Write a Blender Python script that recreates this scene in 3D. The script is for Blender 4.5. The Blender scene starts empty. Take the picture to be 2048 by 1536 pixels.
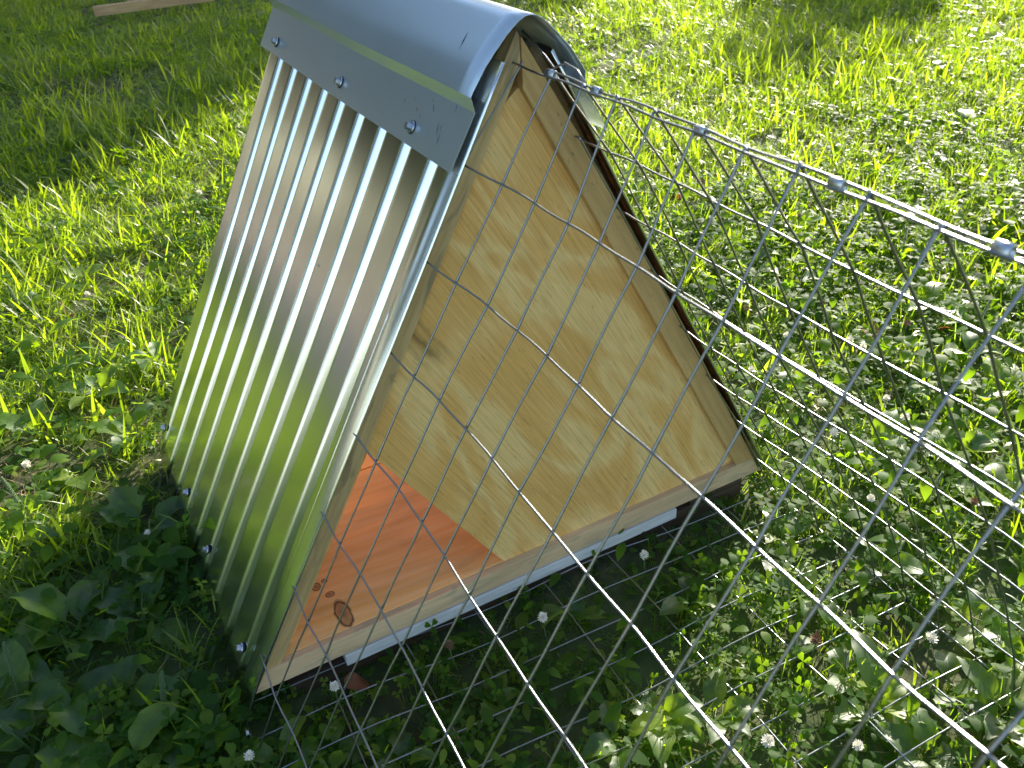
import bpy, bmesh, math, random
import numpy as np
from mathutils import Vector, Matrix

R = math.radians
rnd = random.Random(11)
rng = np.random.default_rng(11)
scene = bpy.context.scene
COL = scene.collection

# ------------------------------------------------------------------ camera
CAM = Vector((-0.38553, -0.70744, 0.88787)); YAW, PITCH, ROLL, FPX = 0.47193, 0.59263, -0.05496, 1695.6
fw = Vector((math.cos(PITCH)*math.sin(YAW), math.cos(PITCH)*math.cos(YAW), -math.sin(PITCH)))
r0 = Vector((math.cos(YAW), -math.sin(YAW), 0)); u0 = r0.cross(fw)
rr = r0*math.cos(ROLL)+u0*math.sin(ROLL); uu = u0*math.cos(ROLL)-r0*math.sin(ROLL)
cd = bpy.data.cameras.new('camera'); cam = bpy.data.objects.new('camera', cd); COL.objects.link(cam)
cam.matrix_world = Matrix(((rr.x, uu.x, -fw.x, CAM.x), (rr.y, uu.y, -fw.y, CAM.y), (rr.z, uu.z, -fw.z, CAM.z), (0, 0, 0, 1)))
cd.sensor_width = 36; cd.sensor_fit = 'HORIZONTAL'; cd.lens = FPX/2048*36; cd.clip_start = .02; cd.clip_end = 500
cd.dof.use_dof = True; cd.dof.focus_distance = 1.15; cd.dof.aperture_fstop = 13
scene.camera = cam

# ------------------------------------------------------------------ light
SUN_EL = 22.0
SUN_AZ = math.atan2(.844, .536)          # from +Y towards +X
sd = Vector((math.sin(SUN_AZ)*math.cos(R(SUN_EL)), math.cos(SUN_AZ)*math.cos(R(SUN_EL)), math.sin(R(SUN_EL))))
w = bpy.data.worlds.new('World'); scene.world = w; w.use_nodes = True
wn = w.node_tree.nodes; wl = w.node_tree.links
sky = wn.new('ShaderNodeTexSky'); sky.sky_type = 'NISHITA'; sky.sun_disc = False
sky.sun_elevation = R(SUN_EL); sky.sun_rotation = SUN_AZ
wl.new(sky.outputs[0], wn['Background'].inputs[0]); wn['Background'].inputs[1].default_value = 0.11
sl = bpy.data.lights.new('sun', 'SUN'); sl.energy = 5.0; sl.angle = R(0.5); sl.color = (1, .93, .78)
so = bpy.data.objects.new('sun', sl); COL.objects.link(so); so.rotation_euler = sd.to_track_quat('Z', 'Y').to_euler()
vs = scene.view_settings; vs.view_transform = 'Standard'; vs.look = 'None'; vs.gamma = 1; vs.use_curve_mapping = False
vs.exposure = 1.5
scene.cycles.max_bounces = 10; scene.cycles.transparent_max_bounces = 16
scene.cycles.use_denoising = True

# ------------------------------------------------------------------ material helpers
def mat(name):
    m = bpy.data.materials.new(name); m.use_nodes = True
    return m, m.node_tree.nodes, m.node_tree.links, m.node_tree.nodes['Principled BSDF']
def ramp(n, stops):
    r = n.new('ShaderNodeValToRGB'); e = r.color_ramp.elements
    while len(e) < len(stops): e.new(.5)
    for i, (p, c) in enumerate(stops): e[i].position = p; e[i].color = (*c, 1) if len(c) == 3 else c
    return r
def noise(n, l, vec, scale, detail=4, dist=0, rough=.55):
    t = n.new('ShaderNodeTexNoise'); t.inputs['Scale'].default_value = scale; t.inputs['Detail'].default_value = detail
    t.inputs['Distortion'].default_value = dist; t.inputs['Roughness'].default_value = rough
    if vec is not None: l.new(vec, t.inputs['Vector'])
    return t
def mapping(n, l, src, rot=(0, 0, 0), scale=(1, 1, 1), loc=(0, 0, 0)):
    m = n.new('ShaderNodeMapping'); m.inputs['Rotation'].default_value = rot; m.inputs['Scale'].default_value = scale; m.inputs['Location'].default_value = loc
    l.new(src, m.inputs['Vector']); return m.outputs[0]
def mixc(n, l, fac, a, b, mode='MIX'):
    m = n.new('ShaderNodeMix'); m.data_type = 'RGBA'; m.blend_type = mode
    for s, v in ((m.inputs[0], fac), (m.inputs[6], a), (m.inputs[7], b)):
        if hasattr(v, 'default_value') or hasattr(v, 'links'): l.new(v, s)
        elif isinstance(v, (int, float)): s.default_value = v
        else: s.default_value = (*v, 1)
    return m.outputs[2]
def math_(n, l, op, a, b=None):
    m = n.new('ShaderNodeMath'); m.operation = op
    for i, v in enumerate((a, b)):
        if v is None: continue
        if isinstance(v, (int, float)): m.inputs[i].default_value = v
        else: l.new(v, m.inputs[i])
    return m.outputs[0]
def bump(n, l, h, b, strength=.3, dist=.002):
    k = n.new('ShaderNodeBump'); k.inputs['Strength'].default_value = strength; k.inputs['Distance'].default_value = dist
    l.new(h, k.inputs['Height']); l.new(k.outputs[0], b.inputs['Normal'])
def coords(n): return n.new('ShaderNodeTexCoord').outputs['Object']

def wood(name, base, dark, axis_rot=(0, 0, 0), stretch=(3, 60, 60), rough=.6, knots=(), speck=0.25, gray=None):
    """grain runs along the rotated local X"""
    m, n, l, b = mat(name)
    v = mapping(n, l, coords(n), axis_rot)
    vs_ = mapping(n, l, v, (0, 0, 0), stretch)
    g = noise(n, l, vs_, 3, 6, .4)
    c = ramp(n, [(.3, dark), (.62, base)]); l.new(g.outputs[0], c.inputs[0])
    col = c.outputs[0]
    big = noise(n, l, mapping(n, l, v, (0, 0, 0), (2.5, 9, 9)), 2.0, 3, .6)
    br = ramp(n, [(.35, (.82, .8, .76)), (.65, (1.08, 1.06, 1.02))]); l.new(big.outputs[0], br.inputs[0])
    col = mixc(n, l, 1, col, br.outputs[0], 'MULTIPLY')
    sp = noise(n, l, mapping(n, l, v, (0, 0, 0), (60, 240, 240)), 1.5, 3)
    sr = ramp(n, [(.66, (0, 0, 0)), (.74, (1, 1, 1))]); l.new(sp.outputs[0], sr.inputs[0])
    col = mixc(n, l, math_(n, l, 'MULTIPLY', sr.outputs[0], speck), col, tuple(x*.35 for x in dark))
    if gray:
        gn = noise(n, l, mapping(n, l, v, (0, 0, 0), (8, 30, 30)), 1.7, 5, 1)
        gr = ramp(n, [(.56, (0, 0, 0)), (.68, (1, 1, 1))]); l.new(gn.outputs[0], gr.inputs[0])
        col = mixc(n, l, math_(n, l, 'MULTIPLY', gr.outputs[0], .55), col, gray)
    for (kx, ky, rx, ry) in knots:               # object-space x,y ellipses with a dark ring
        s = n.new('ShaderNodeSeparateXYZ'); l.new(coords(n), s.inputs[0])
        nd = noise(n, l, coords(n), 90, 3)
        dx = math_(n, l, 'DIVIDE', math_(n, l, 'SUBTRACT', s.outputs[0], kx), rx)
        dy = math_(n, l, 'DIVIDE', math_(n, l, 'SUBTRACT', s.outputs[1], ky), ry)
        d = math_(n, l, 'SQRT', math_(n, l, 'ADD', math_(n, l, 'POWER', math_(n, l, 'ABSOLUTE', dx), 2), math_(n, l, 'POWER', math_(n, l, 'ABSOLUTE', dy), 2)))
        d = math_(n, l, 'ADD', d, math_(n, l, 'MULTIPLY', math_(n, l, 'SUBTRACT', nd.outputs[0], .5), .5))
        kr = ramp(n, [(0, (.9, .9, .9)), (.35, (.55, .55, .55)), (.44, (1, 1, 1)), (.56, (0, 0, 0))])
        l.new(math_(n, l, 'MULTIPLY', d, .5), kr.inputs[0])
        kc = ramp(n, [(0, (.24, .09, .03)), (.36, (.2, .07, .025)), (.45, (.02, .009, .005)), (.6, (.12, .05, .02))])
        l.new(math_(n, l, 'MULTIPLY', d, .5), kc.inputs[0])
        col = mixc(n, l, kr.outputs[0], col, kc.outputs[0])
    l.new(col, b.inputs['Base Color']); b.inputs['Roughness'].default_value = rough
    bump(n, l, g.outputs[0], b, .35, .0008)
    return m

def plywood_mat():
    m, n, l, b = mat('plywood')
    v = mapping(n, l, coords(n), (0, R(-60), 0))           # rotate so grain lies along X
    # wandering growth figure: noise contour bands stretched along the grain
    warp = noise(n, l, mapping(n, l, v, (0, 0, 0), (1.7, 1, 4.4)), 2.0, 2.5, 1.0, .5)
    bands = n.new('ShaderNodeMath'); bands.operation = 'MULTIPLY'; l.new(warp.outputs[0], bands.inputs[0]); bands.inputs[1].default_value = 4.2
    fr = math_(n, l, 'PINGPONG', bands.outputs[0], .5)
    edge = noise(n, l, mapping(n, l, v, (0, 0, 0), (14, 30, 120)), 2.2, 5, .3)
    fr2 = math_(n, l, 'ADD', fr, math_(n, l, 'MULTIPLY', math_(n, l, 'SUBTRACT', edge.outputs[0], .5), .42))
    c = ramp(n, [(.08, (.84, .575, .24)), (.30, (.78, .465, .155)), (.5, (.75, .43, .130))]); l.new(fr2, c.inputs[0])
    fine = noise(n, l, mapping(n, l, v, (0, 0, 0), (9, 200, 420)), 1.6, 5, .15)
    fc = ramp(n, [(.30, (.80, .75, .67)), (.62, (1.06, 1.05, 1.02))]); l.new(fine.outputs[0], fc.inputs[0])
    col = mixc(n, l, 1, c.outputs[0], fc.outputs[0], 'MULTIPLY')
    dk = noise(n, l, mapping(n, l, v, (0, 0, 0), (22, 100, 260)), 1.9, 4, .2)
    dr = ramp(n, [(.63, (0, 0, 0)), (.72, (1, 1, 1))]); l.new(dk.outputs[0], dr.inputs[0])
    col = mixc(n, l, math_(n, l, 'MULTIPLY', dr.outputs[0], .5), col, (.22, .12, .045))
    # pitch streak near the left rafter
    s = n.new('ShaderNodeSeparateXYZ'); l.new(coords(n), s.inputs[0])
    wig = noise(n, l, coords(n), 30, 4)
    t = math_(n, l, 'ADD', math_(n, l, 'ADD', math_(n, l, 'MULTIPLY', s.outputs[0], .866), math_(n, l, 'MULTIPLY', s.outputs[2], .5)), math_(n, l, 'MULTIPLY', math_(n, l, 'SUBTRACT', wig.outputs[0], .5), .02))
    t = math_(n, l, 'ABSOLUTE', math_(n, l, 'SUBTRACT', t, .112))
    mask = ramp(n, [(0, (1, 1, 1)), (.006, (.15, .15, .15)), (.012, (.5, .5, .5)), (.016, (0, 0, 0))]); l.new(t, mask.inputs[0])
    lim = ramp(n, [(.0, (0, 0, 0)), (.40, (0, 0, 0)), (.42, (1, 1, 1)), (.465, (1, 1, 1)), (.48, (0, 0, 0))]); l.new(s.outputs[2], lim.inputs[0])
    col = mixc(n, l, math_(n, l, 'MULTIPLY', math_(n, l, 'MULTIPLY', mask.outputs[0], lim.outputs[0]), .75), col, (.12, .075, .02))
    l.new(col, b.inputs['Base Color']); b.inputs['Roughness'].default_value = .58
    bump(n, l, fine.outputs[0], b, .35, .0006)
    return m

def metal(name, base, rough, spangle=.05, scale=900, bumpy=.03):
    m, n, l, b = mat(name)
    co = coords(n)
    t = n.new('ShaderNodeTexVoronoi'); t.inputs['Scale'].default_value = scale*.35; l.new(co, t.inputs['Vector'])
    t2 = noise(n, l, co, scale, 2); t3 = noise(n, l, co, 9, 3)
    f = math_(n, l, 'ADD', math_(n, l, 'MULTIPLY', t2.outputs[0], spangle), math_(n, l, 'MULTIPLY', t3.outputs[0], .06))
    l.new(math_(n, l, 'ADD', f, rough), b.inputs['Roughness'])
    cr = mixc(n, l, t2.outputs[0], tuple(x*.88 for x in base), base); l.new(cr, b.inputs['Base Color'])
    b.inputs['Metallic'].default_value = 1
    bump(n, l, t2.outputs[0], b, bumpy, .0004)
    return m

GALV = metal('galvanised_sheet', (.86, .87, .86), .125, .07, 800, .07)
CAPM = metal('galvanised_flashing', (.68, .75, .80), .24, .10, 700, .12)
CAPM.node_tree.nodes['Principled BSDF'].inputs['Metallic'].default_value = .78
SCREWM = metal('screw_zinc', (.52, .55, .6), .3)
WIREM = metal('galvanised_wire', (.33, .34, .355), .27, .1, 300, .5)
CLIPM = metal('clip_aluminium', (.66, .67, .68), .3)
RUBBER, n_, l_, b_ = mat('rubber_washer'); b_.inputs['Base Color'].default_value = (.02, .02, .022, 1); b_.inputs['Roughness'].default_value = .7
PLY = plywood_mat()
PINE = wood('pine_edge', (.66, .48, .25), (.50, .33, .15), (0, 0, 0), (3, 60, 60), gray=(.22, .2, .14))
RAFTL = wood('pine_rafter_left', (.60, .44, .22), (.45, .30, .13), (0, R(60), 0), (3, 60, 60), gray=(.14, .12, .08), speck=.6)
RAFTR = wood('pine_rafter_right', (.62, .41, .17), (.50, .31, .12), (0, R(-60), 0), (3, 60, 60), speck=.7)
FLOORM = wood('pine_floor', (.97, .62, .27), (.91, .50, .14), (0, 0, R(4)), (2.2, 30, 30), rough=.42,
              knots=((-.2585, .033, .0098, .024), (-.263, .072, .006, .005), (-.2745, .093, .006, .007), (-.262, .098, .004, .004)))
SILLM = wood('pine_sill', (.72, .52, .32), (.60, .41, .23), (0, 0, 0), (4, 60, 60), gray=(.30, .29, .2))
WHITE = wood('grey_weathered_board', (.74, .74, .75), (.58, .58, .60), (0, 0, 0), (3, 60, 60), speck=.5)
BROWN = wood('old_timber', (.10, .062, .04), (.045, .028, .018), (0, 0, 0), (3, 50, 50))
LUMBER = wood('cut_lumber', (.62, .40, .20), (.45, .27, .12), (0, 0, 0), (3, 40, 40))
BOUNCE_WOOD = wood('bounce_wood', (.88, .55, .22), (.76, .43, .14), (0, 0, 0), (3, 40, 40))  # pale orange wood, brightened to bounce warm light inside the shelter

def leaf_mat(name, refl, trans, spec=.35, vein=False, var=.25, yellow=(.30, .30, .04), rough=.42, ymix=.25):
    m, n, l, b = mat(name)
    out = n['Material Output']
    oi = n.new('ShaderNodeObjectInfo'); at = n.new('ShaderNodeAttribute'); at.attribute_name = 'tint'; at.attribute_type = 'GEOMETRY'
    k = math_(n, l, 'ADD', math_(n, l, 'MULTIPLY', oi.outputs['Random'], .5), math_(n, l, 'MULTIPLY', at.outputs['Fac'], .5))
    r1 = ramp(n, [(.15, tuple(x*(1-var) for x in refl)), (.55, refl), (.95, tuple(a*(1-ymix)+c*ymix for a, c in zip(tuple(x*1.25 for x in refl), yellow)))]); l.new(k, r1.inputs[0])
    r2 = ramp(n, [(.15, tuple(x*(1-var) for x in trans)), (.55, trans), (.95, tuple(a*(1-ymix)+c*1.6*ymix for a, c in zip(tuple(x*1.2 for x in trans), yellow)))]); l.new(k, r2.inputs[0])
    c1, c2 = r1.outputs[0], r2.outputs[0]
    co = coords(n)
    if vein:
        uv = n.new('ShaderNodeAttribute'); uv.attribute_name = 'luv'
        s = n.new('ShaderNodeSeparateXYZ'); l.new(uv.outputs['Vector'], s.inputs[0])
        ax = math_(n, l, 'ABSOLUTE', s.outputs[0])
        q = math_(n, l, 'SINE', math_(n, l, 'MULTIPLY', math_(n, l, 'ADD', math_(n, l, 'MULTIPLY', ax, 10), math_(n, l, 'MULTIPLY', s.outputs[1], -9)), 4))
        vr = ramp(n, [(.80, (0, 0, 0)), (.98, (1, 1, 1))]); l.new(math_(n, l, 'ADD', math_(n, l, 'MULTIPLY', q, .5), .5), vr.inputs[0])
        mid = ramp(n, [(.02, (1, 1, 1)), (.07, (0, 0, 0))]); l.new(ax, mid.inputs[0])
        vm = math_(n, l, 'MAXIMUM', math_(n, l, 'MULTIPLY', vr.outputs[0], .35), mid.outputs[0])
        c1 = mixc(n, l, math_(n, l, 'MULTIPLY', vm, .5), c1, tuple(min(1, x*2.2) for x in refl))
        c2 = mixc(n, l, math_(n, l, 'MULTIPLY', vm, .5), c2, tuple(x*.5 for x in trans))
        bl = noise(n, l, co, 60, 4); blr = ramp(n, [(.3, (.75, .75, .7)), (.7, (1.15, 1.15, 1.1))]); l.new(bl.outputs[0], blr.inputs[0])
        c1 = mixc(n, l, 1, c1, blr.outputs[0], 'MULTIPLY'); c2 = mixc(n, l, 1, c2, blr.outputs[0], 'MULTIPLY')
        bump(n, l, math_(n, l, 'ADD', math_(n, l, 'MULTIPLY', vm, -1), bl.outputs[0]), b, .35, .0009)
    l.new(c1, b.inputs['Base Color']); b.inputs['Roughness'].default_value = rough; b.inputs['Specular IOR Level'].default_value = spec
    tr = n.new('ShaderNodeBsdfTranslucent'); l.new(c2, tr.inputs[0])
    ad = n.new('ShaderNodeAddShader'); l.new(b.outputs[0], ad.inputs[0]); l.new(tr.outputs[0], ad.inputs[1])
    l.new(ad.outputs[0], out.inputs[0])
    return m
GRASSM = leaf_mat('grass_blade', (.022, .044, .006), (.235, .345, .006), .3)
WIDEM = leaf_mat('wide_grass_blade', (.026, .050, .006), (.31, .43, .006), .3, ymix=.3)
CLOVERM = leaf_mat('clover_leaf', (.018, .045, .008), (.18, .31, .006), .07, rough=.6)
BROADM = leaf_mat('broad_leaf', (.023, .052, .010), (.27, .41, .006), .36, vein=True, rough=.42)
STRAW = leaf_mat('dry_grass', (.24, .19, .10), (.14, .10, .04), .2, yellow=(.2, .12, .06))
TREELEAF = leaf_mat('tree_leaf', (.05, .085, .025), (.05, .09, .01), .3)
DEADM = leaf_mat('dead_leaf', (.16, .06, .03), (.12, .03, .01), .3)
PETAL, n_, l_, b_ = mat('clover_petal')
b_.inputs['Base Color'].default_value = (.88, .84, .72, 1); b_.inputs['Roughness'].default_value = .6; b_.inputs['Subsurface Weight'].default_value = .2; b_.inputs['Subsurface Radius'].default_value = (.004, .003, .002)
PETALB, n_, l_, b_ = mat('faded_petal'); b_.inputs['Base Color'].default_value = (.26, .15, .08, 1); b_.inputs['Roughness'].default_value = .7
STALK, n_, l_, b_ = mat('stalk'); b_.inputs['Base Color'].default_value = (.10, .16, .05, 1); b_.inputs['Roughness'].default_value = .5
BARK, n_, l_, b_ = mat('bark')
bn = noise(n_, l_, mapping(n_, l_, coords(n_), (0, 0, 0), (6, 6, 1)), 4, 5); brr = ramp(n_, [(.3, (.05, .038, .028)), (.7, (.17, .135, .10))]); l_.new(bn.outputs[0], brr.inputs[0]); l_.new(brr.outputs[0], b_.inputs['Base Color']); b_.inputs['Roughness'].default_value = .9
bump(n_, l_, bn.outputs[0], b_, .8, .03)

def soil_mat():
    m, n, l, b = mat('soil_and_thatch'); co = coords(n)
    a = noise(n, l, co, 28, 6, .4); c = ramp(n, [(.3, (.018, .013, .008)), (.5, (.05, .042, .02)), (.68, (.13, .10, .05))]); l.new(a.outputs[0], c.inputs[0])
    g = noise(n, l, co, 3, 5, .3); gr = ramp(n, [(.35, (0, 0, 0)), (.55, (1, 1, 1))]); l.new(g.outputs[0], gr.inputs[0])
    col = mixc(n, l, math_(n, l, 'MULTIPLY', gr.outputs[0], .75), c.outputs[0], (.05, .085, .02))
    l.new(col, b.inputs['Base Color']); b.inputs['Roughness'].default_value = .95
    bump(n, l, a.outputs[0], b, 1, .01)
    return m
SOIL = soil_mat()
m_, n_, l_, b_ = mat('reflection_gravel'); GRAVEL = m_; co_ = coords(n_)
vv = n_.new('ShaderNodeTexVoronoi'); vv.inputs['Scale'].default_value = 45; l_.new(co_, vv.inputs['Vector'])
gc = ramp(n_, [(0, (.36, .26, .18)), (.5, (.55, .42, .31)), (1, (.66, .57, .47))]); l_.new(vv.outputs['Color'], gc.inputs[0]); l_.new(gc.outputs[0], b_.inputs['Base Color']); b_.inputs['Roughness'].default_value = .9
bump(n_, l_, vv.outputs['Distance'], b_, 1, .02)

# ------------------------------------------------------------------ object helpers
def empty(name, loc=(0, 0, 0)):
    o = bpy.data.objects.new(name, None); o.location = loc; o.empty_display_size = .05; COL.objects.link(o); return o
def tag(o, label=None, cat=None, group=None, kind=None):
    if label: o['label'] = label
    if cat: o['category'] = cat
    if group: o['group'] = group
    if kind: o['kind'] = kind
    return o
def mesh_np(name, V, F, m, smooth=False):
    me = bpy.data.meshes.new(name); me.from_pydata([tuple(v) for v in V], [], [tuple(f) for f in F]); me.materials.append(m)
    if smooth: me.polygons.foreach_set('use_smooth', [True]*len(me.polygons))
    me.update(); return me
def link(name, me, parent=None):
    o = bpy.data.objects.new(name, me); COL.objects.link(o)
    if parent is not None: o.parent = parent
    return o
def from_bm(name, bm, m, parent=None, smooth=False, bevel=0):
    if bevel: bmesh.ops.bevel(bm, geom=list(bm.edges), offset=bevel, segments=2, affect='EDGES', profile=.6)
    bmesh.ops.recalc_face_normals(bm, faces=bm.faces)
    me = bpy.data.meshes.new(name); bm.to_mesh(me); bm.free(); me.materials.append(m)
    if smooth: me.polygons.foreach_set('use_smooth', [True]*len(me.polygons))
    return link(name, me, parent)
def prism(poly_xz, y0, y1):
    bm = bmesh.new(); a = [bm.verts.new((x, y0, z)) for x, z in poly_xz]; b = [bm.verts.new((x, y1, z)) for x, z in poly_xz]
    k = len(a); bm.faces.new(a); bm.faces.new(b[::-1])
    for i in range(k): bm.faces.new((a[i], b[i], b[(i+1) % k], a[(i+1) % k]))
    return bm
def box(x0, x1, y0, y1, z0, z1): return prism([(x0, z0), (x1, z0), (x1, z1), (x0, z1)], y0, y1)
def tube(P, r, seg=7, caps=True):
    P = [Vector(p) for p in P]; V = []; F = []
    up = Vector((.13, .21, .97))
    for i, p in enumerate(P):
        t = (P[min(i+1, len(P)-1)]-P[max(i-1, 0)]).normalized()
        a = t.cross(up)
        if a.length < .1: a = t.cross(Vector((1, 0, 0)))
        a.normalize(); b = t.cross(a)
        ri = r[i] if isinstance(r, (list, tuple)) else r
        for k in range(seg):
            an = 2*math.pi*k/seg; V.append(p+a*(ri*math.cos(an))+b*(ri*math.sin(an)))
    for i in range(len(P)-1):
        for k in range(seg):
            F.append((i*seg+k, i*seg+(k+1) % seg, (i+1)*seg+(k+1) % seg, (i+1)*seg+k))
    if caps: F.append(tuple(range(seg))[::-1]); F.append(tuple(range((len(P)-1)*seg, len(P)*seg)))
    return V, F

# ------------------------------------------------------------------ ground
gm = mesh_np('ground', [(-60, -60, 0), (60, -60, 0), (60, 60, 0), (-60, 60, 0)], [(0, 1, 2, 3)], SOIL)
tag(link('ground', gm), 'dark soil and thatch under the grass', kind='structure')
pv = [(-2.3, 1.5), (-1.55, 2.1), (-1.35, 2.9), (-1.4, 4.2), (-1.5, 5.6), (-2.0, 7.5), (-2.6, 9.5), (-6.5, 9.5), (-5.6, 7.0), (-4.6, 5.0), (-4.4, 3.4), (-4.0, 1.6)]
pm = mesh_np('reflection_gravel', [(x, y, .05) for x, y in pv], [tuple(range(len(pv)))], GRAVEL)
tag(link('reflection_patch', pm), 'unseen sandy gravel patch added to tint the roof reflection', kind='structure')  # out of view, added so the roof metal reflects a warm tan

# ------------------------------------------------------------------ the shelter
SL = .5656; APEX = .73
shelter = tag(empty('a_frame_shelter', (0, 0, 0)), 'small A-frame animal shelter with corrugated metal roof and plywood front', 'animal shelter')
def xo(z, off=0): return (APEX-z)*SL-off-.002       # outer rafter line
def rafter(side, y0, y1, wd, m, label=None):
    zb = .047
    dx = wd/.867
    zt = APEX-.004
    if side < 0:   # left rafter runs to the very top, right one butts against it
        poly = [(-xo(zb), zb), (-xo(zb)+dx, zb), (-(APEX-dx/SL-.703)*SL+0, .703), (.0035, .7085), (.0035, zt-.002), (-xo(zt), zt)]
        poly = [(-xo(zb), zb), (-xo(zb)+dx, zb), (0.0, APEX-dx/SL), (.0025, APEX-dx/SL+.006), (.0025, zt-.005), (-xo(zt), zt)]
    else:
        poly = [(xo(zb)+.002, zb), (xo(zb)-dx, zb), (.0035, APEX-dx/SL-.004), (.0035, APEX-.009), (xo(.62)+.0045, .62), (xo(.3)+.0065, .3)]
    o = from_bm('rafter', prism(poly, y0, y1), m, shelter, bevel=.0008)
    if label: o['label'] = label
    return o
rafter(-1, 0, .019, .0185, RAFTL, 'mould-stained left front rafter')
rafter(1, -.001, .019, .0255, RAFTR, 'right front rafter of yellow pine')
rafter(-1, .57, .59, .0185, RAFTL); rafter(1, .57, .59, .0255, RAFTR)
# front plywood: vertices in the plane of the face (set back behind the rafters)
plyz = .008
ply = prism([(.0005, .672), (-.0165, .658), (-.2075, .3365), (-.0455, .0745), (.30, .0745), (.356, .0835), (.3445, .108), (.012, .678)], plyz, plyz+.0095)
o = from_bm('front_panel', ply, PLY, shelter, bevel=.0006); o['label'] = 'plywood front with its lower left corner cut away'
back = prism([(-.262, .245), (-.358, .078), (.358, .078), (.262, .245)], .575, .585)
from_bm('rear_panel', back, BOUNCE_WOOD, shelter)  # unseen rear, left open above so sunlight gets inside
for s in (-1, 1):
    za, zc = .080, .69
    q = [(s*xo(za, .030), za), (s*xo(zc, .030), zc), (s*(xo(zc, .030)-.007), zc), (s*(xo(za, .030)-.007), za)]
    from_bm('bounce_lining', prism(q, .0205, .569), BOUNCE_WOOD, shelter)  # added unseen boards that bounce warm sunlight onto the floor
from_bm('sill', prism([(-.3845, .0475), (.385, .0475), (.369, .0765), (-.367, .0765)], -.0022, .0082), SILLM, shelter, bevel=.001)
from_bm('rear_sill', prism([(-.3845, .0475), (.385, .0475), (.367, .0765), (-.367, .0765)], .571, .589), SILLM, shelter, bevel=.001)
for (a, b) in ((.0084, .2835), (.2862, .5705)):
    o = from_bm('floor_board', box(-.358, .358, a, b, .058, .0772 if a < .1 else .0768), FLOORM, shelter, bevel=.0008)
# inside lining boards along the eaves (joists the sheets screw to)
for s in (-1, 1):
    for (za, zbm) in ((.082, .125), (.40, .44), (.60, .64)):
        q = [(s*xo(za, .006), za), (s*xo(zbm, .006), zbm), (s*(xo(zbm, .006)-.018), zbm), (s*(xo(za, .006)-.018), za)]
        from_bm('purlin', prism(q if s > 0 else q[::-1], .0205, .569), PINE, shelter)

# corrugated roof sheets
def corr_h(y, side):
    th = 2*math.pi*(y-.027)/.0643
    v = -math.cos(th)
    return math.tanh(5.8*(v+.89))/math.tanh(5.8*1.89)
def roof_sheet(side):
    # crest plane measured: bottom (.403,.036) top (.014,.742)
    b = Vector((-.404*1, 0, .0345)); t = Vector((-.0315, 0, .7095))
    d = (t-b); nrm = Vector((-d.z, 0, d.x)).normalized()
    if nrm.x > 0: nrm = -nrm
    ys = np.concatenate([np.arange(-.0245, -.006, .004), np.arange(-.0055, .6045, .0643/26)]); ss = np.linspace(0, 1, 26)
    V = []; F = []
    amp = .0070
    for j, s in enumerate(ss):
        for i, y in enumerate(ys):
            h = (corr_h(y, side)-1)*amp
            if y < -.005: h = -(abs(y+.005)/.025)**1.5*.006
            dent = .0012*math.sin(7*s+3*y)+.0008*math.sin(19*y+5*s+side)
            yy = y+(.006 if y > 0 else .014)*(1-s)
            drop = 0.010*math.exp(-((y-.60)/.04)**2)*(1-s)**6
            p = b+d*s+nrm*(h+dent*.7-drop-.0016)
            V.append((p.x*(-side), yy if side < 0 else max(y, -.014), p.z))
    nx = len(ys)
    for j in range(len(ss)-1):
        for i in range(nx-1):
            F.append((j*nx+i, j*nx+i+1, (j+1)*nx+i+1, (j+1)*nx+i))
    me = mesh_np('roof_sheet', V, F, GALV, True)
    o = link('roof_sheet', me, shelter)
    so_ = o.modifiers.new('thick', 'SOLIDIFY'); so_.thickness = .0007; so_.offset = 0
    o['label'] = 'corrugated sheet on the left slope' if side < 0 else 'corrugated sheet on the far right slope'
    return o, (b, d, nrm)
sheetL, (sb, sdv, sn) = roof_sheet(-1)
sheetR, _ = roof_sheet(1)

def screw_mesh():
    bm = bmesh.new()
    bmesh.ops.create_cone(bm, cap_ends=True, segments=20, radius1=.0066, radius2=.0058, depth=.0012, matrix=Matrix.Translation((0, 0, .0021)))
    bmesh.ops.create_cone(bm, cap_ends=True, segments=6, radius1=.0041, radius2=.0039, depth=.0052, matrix=Matrix.Translation((0, 0, .0052)))
    me = bpy.data.meshes.new('screw'); bm.to_mesh(me); bm.free(); me.materials.append(SCREWM)
    bm = bmesh.new(); bmesh.ops.create_cone(bm, cap_ends=True, segments=20, radius1=.0072, radius2=.0070, depth=.0016, matrix=Matrix.Translation((0, 0, .0007)))
    mw = bpy.data.meshes.new('washer'); bm.to_mesh(mw); bm.free(); mw.materials.append(RUBBER)
    return me, mw
SCR, WSH = screw_mesh()
def screw(p, nrm, parent, sc=1):
    for nm, me in (('screw', SCR), ('washer', WSH)):
        o = link(nm, me, parent); o.matrix_local = Matrix.Translation(p) @ nrm.to_track_quat('Z', 'Y').to_matrix().to_4x4() @ Matrix.Rotation(rnd.random(), 4, 'Z') @ Matrix.Scale(sc, 4)
for side, sh in ((-1, sheetL), (1, sheetR)):
    for y in (.046, .236, .373, .561):
        s = .063
        h = (corr_h(y, side)-1)*.0070
        p = sb+sdv*s+sn*(h+.0006); nn = sn.copy()
        if side > 0: p = Vector((-p.x, 0, p.z)); nn = Vector((-nn.x, 0, nn.z))
        screw(Vector((p.x, y, p.z)), nn, sh, .95)

o = link('petal_fleck', mesh_np('petal_fleck', [(-.0022, -.0012, 0), (.0016, -.0018, .0003), (.0024, .0012, .0008), (-.001, .002, .0002)], [(0, 1, 2, 3)], PETAL), sheetL)
_p = sb+sdv*.625+sn*.0022; o.location = (_p.x, .2115, _p.z); o.rotation_euler = sn.to_track_quat('Z', 'Y').to_euler(); o['label'] = 'tiny pale fleck stuck to the metal'
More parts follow.
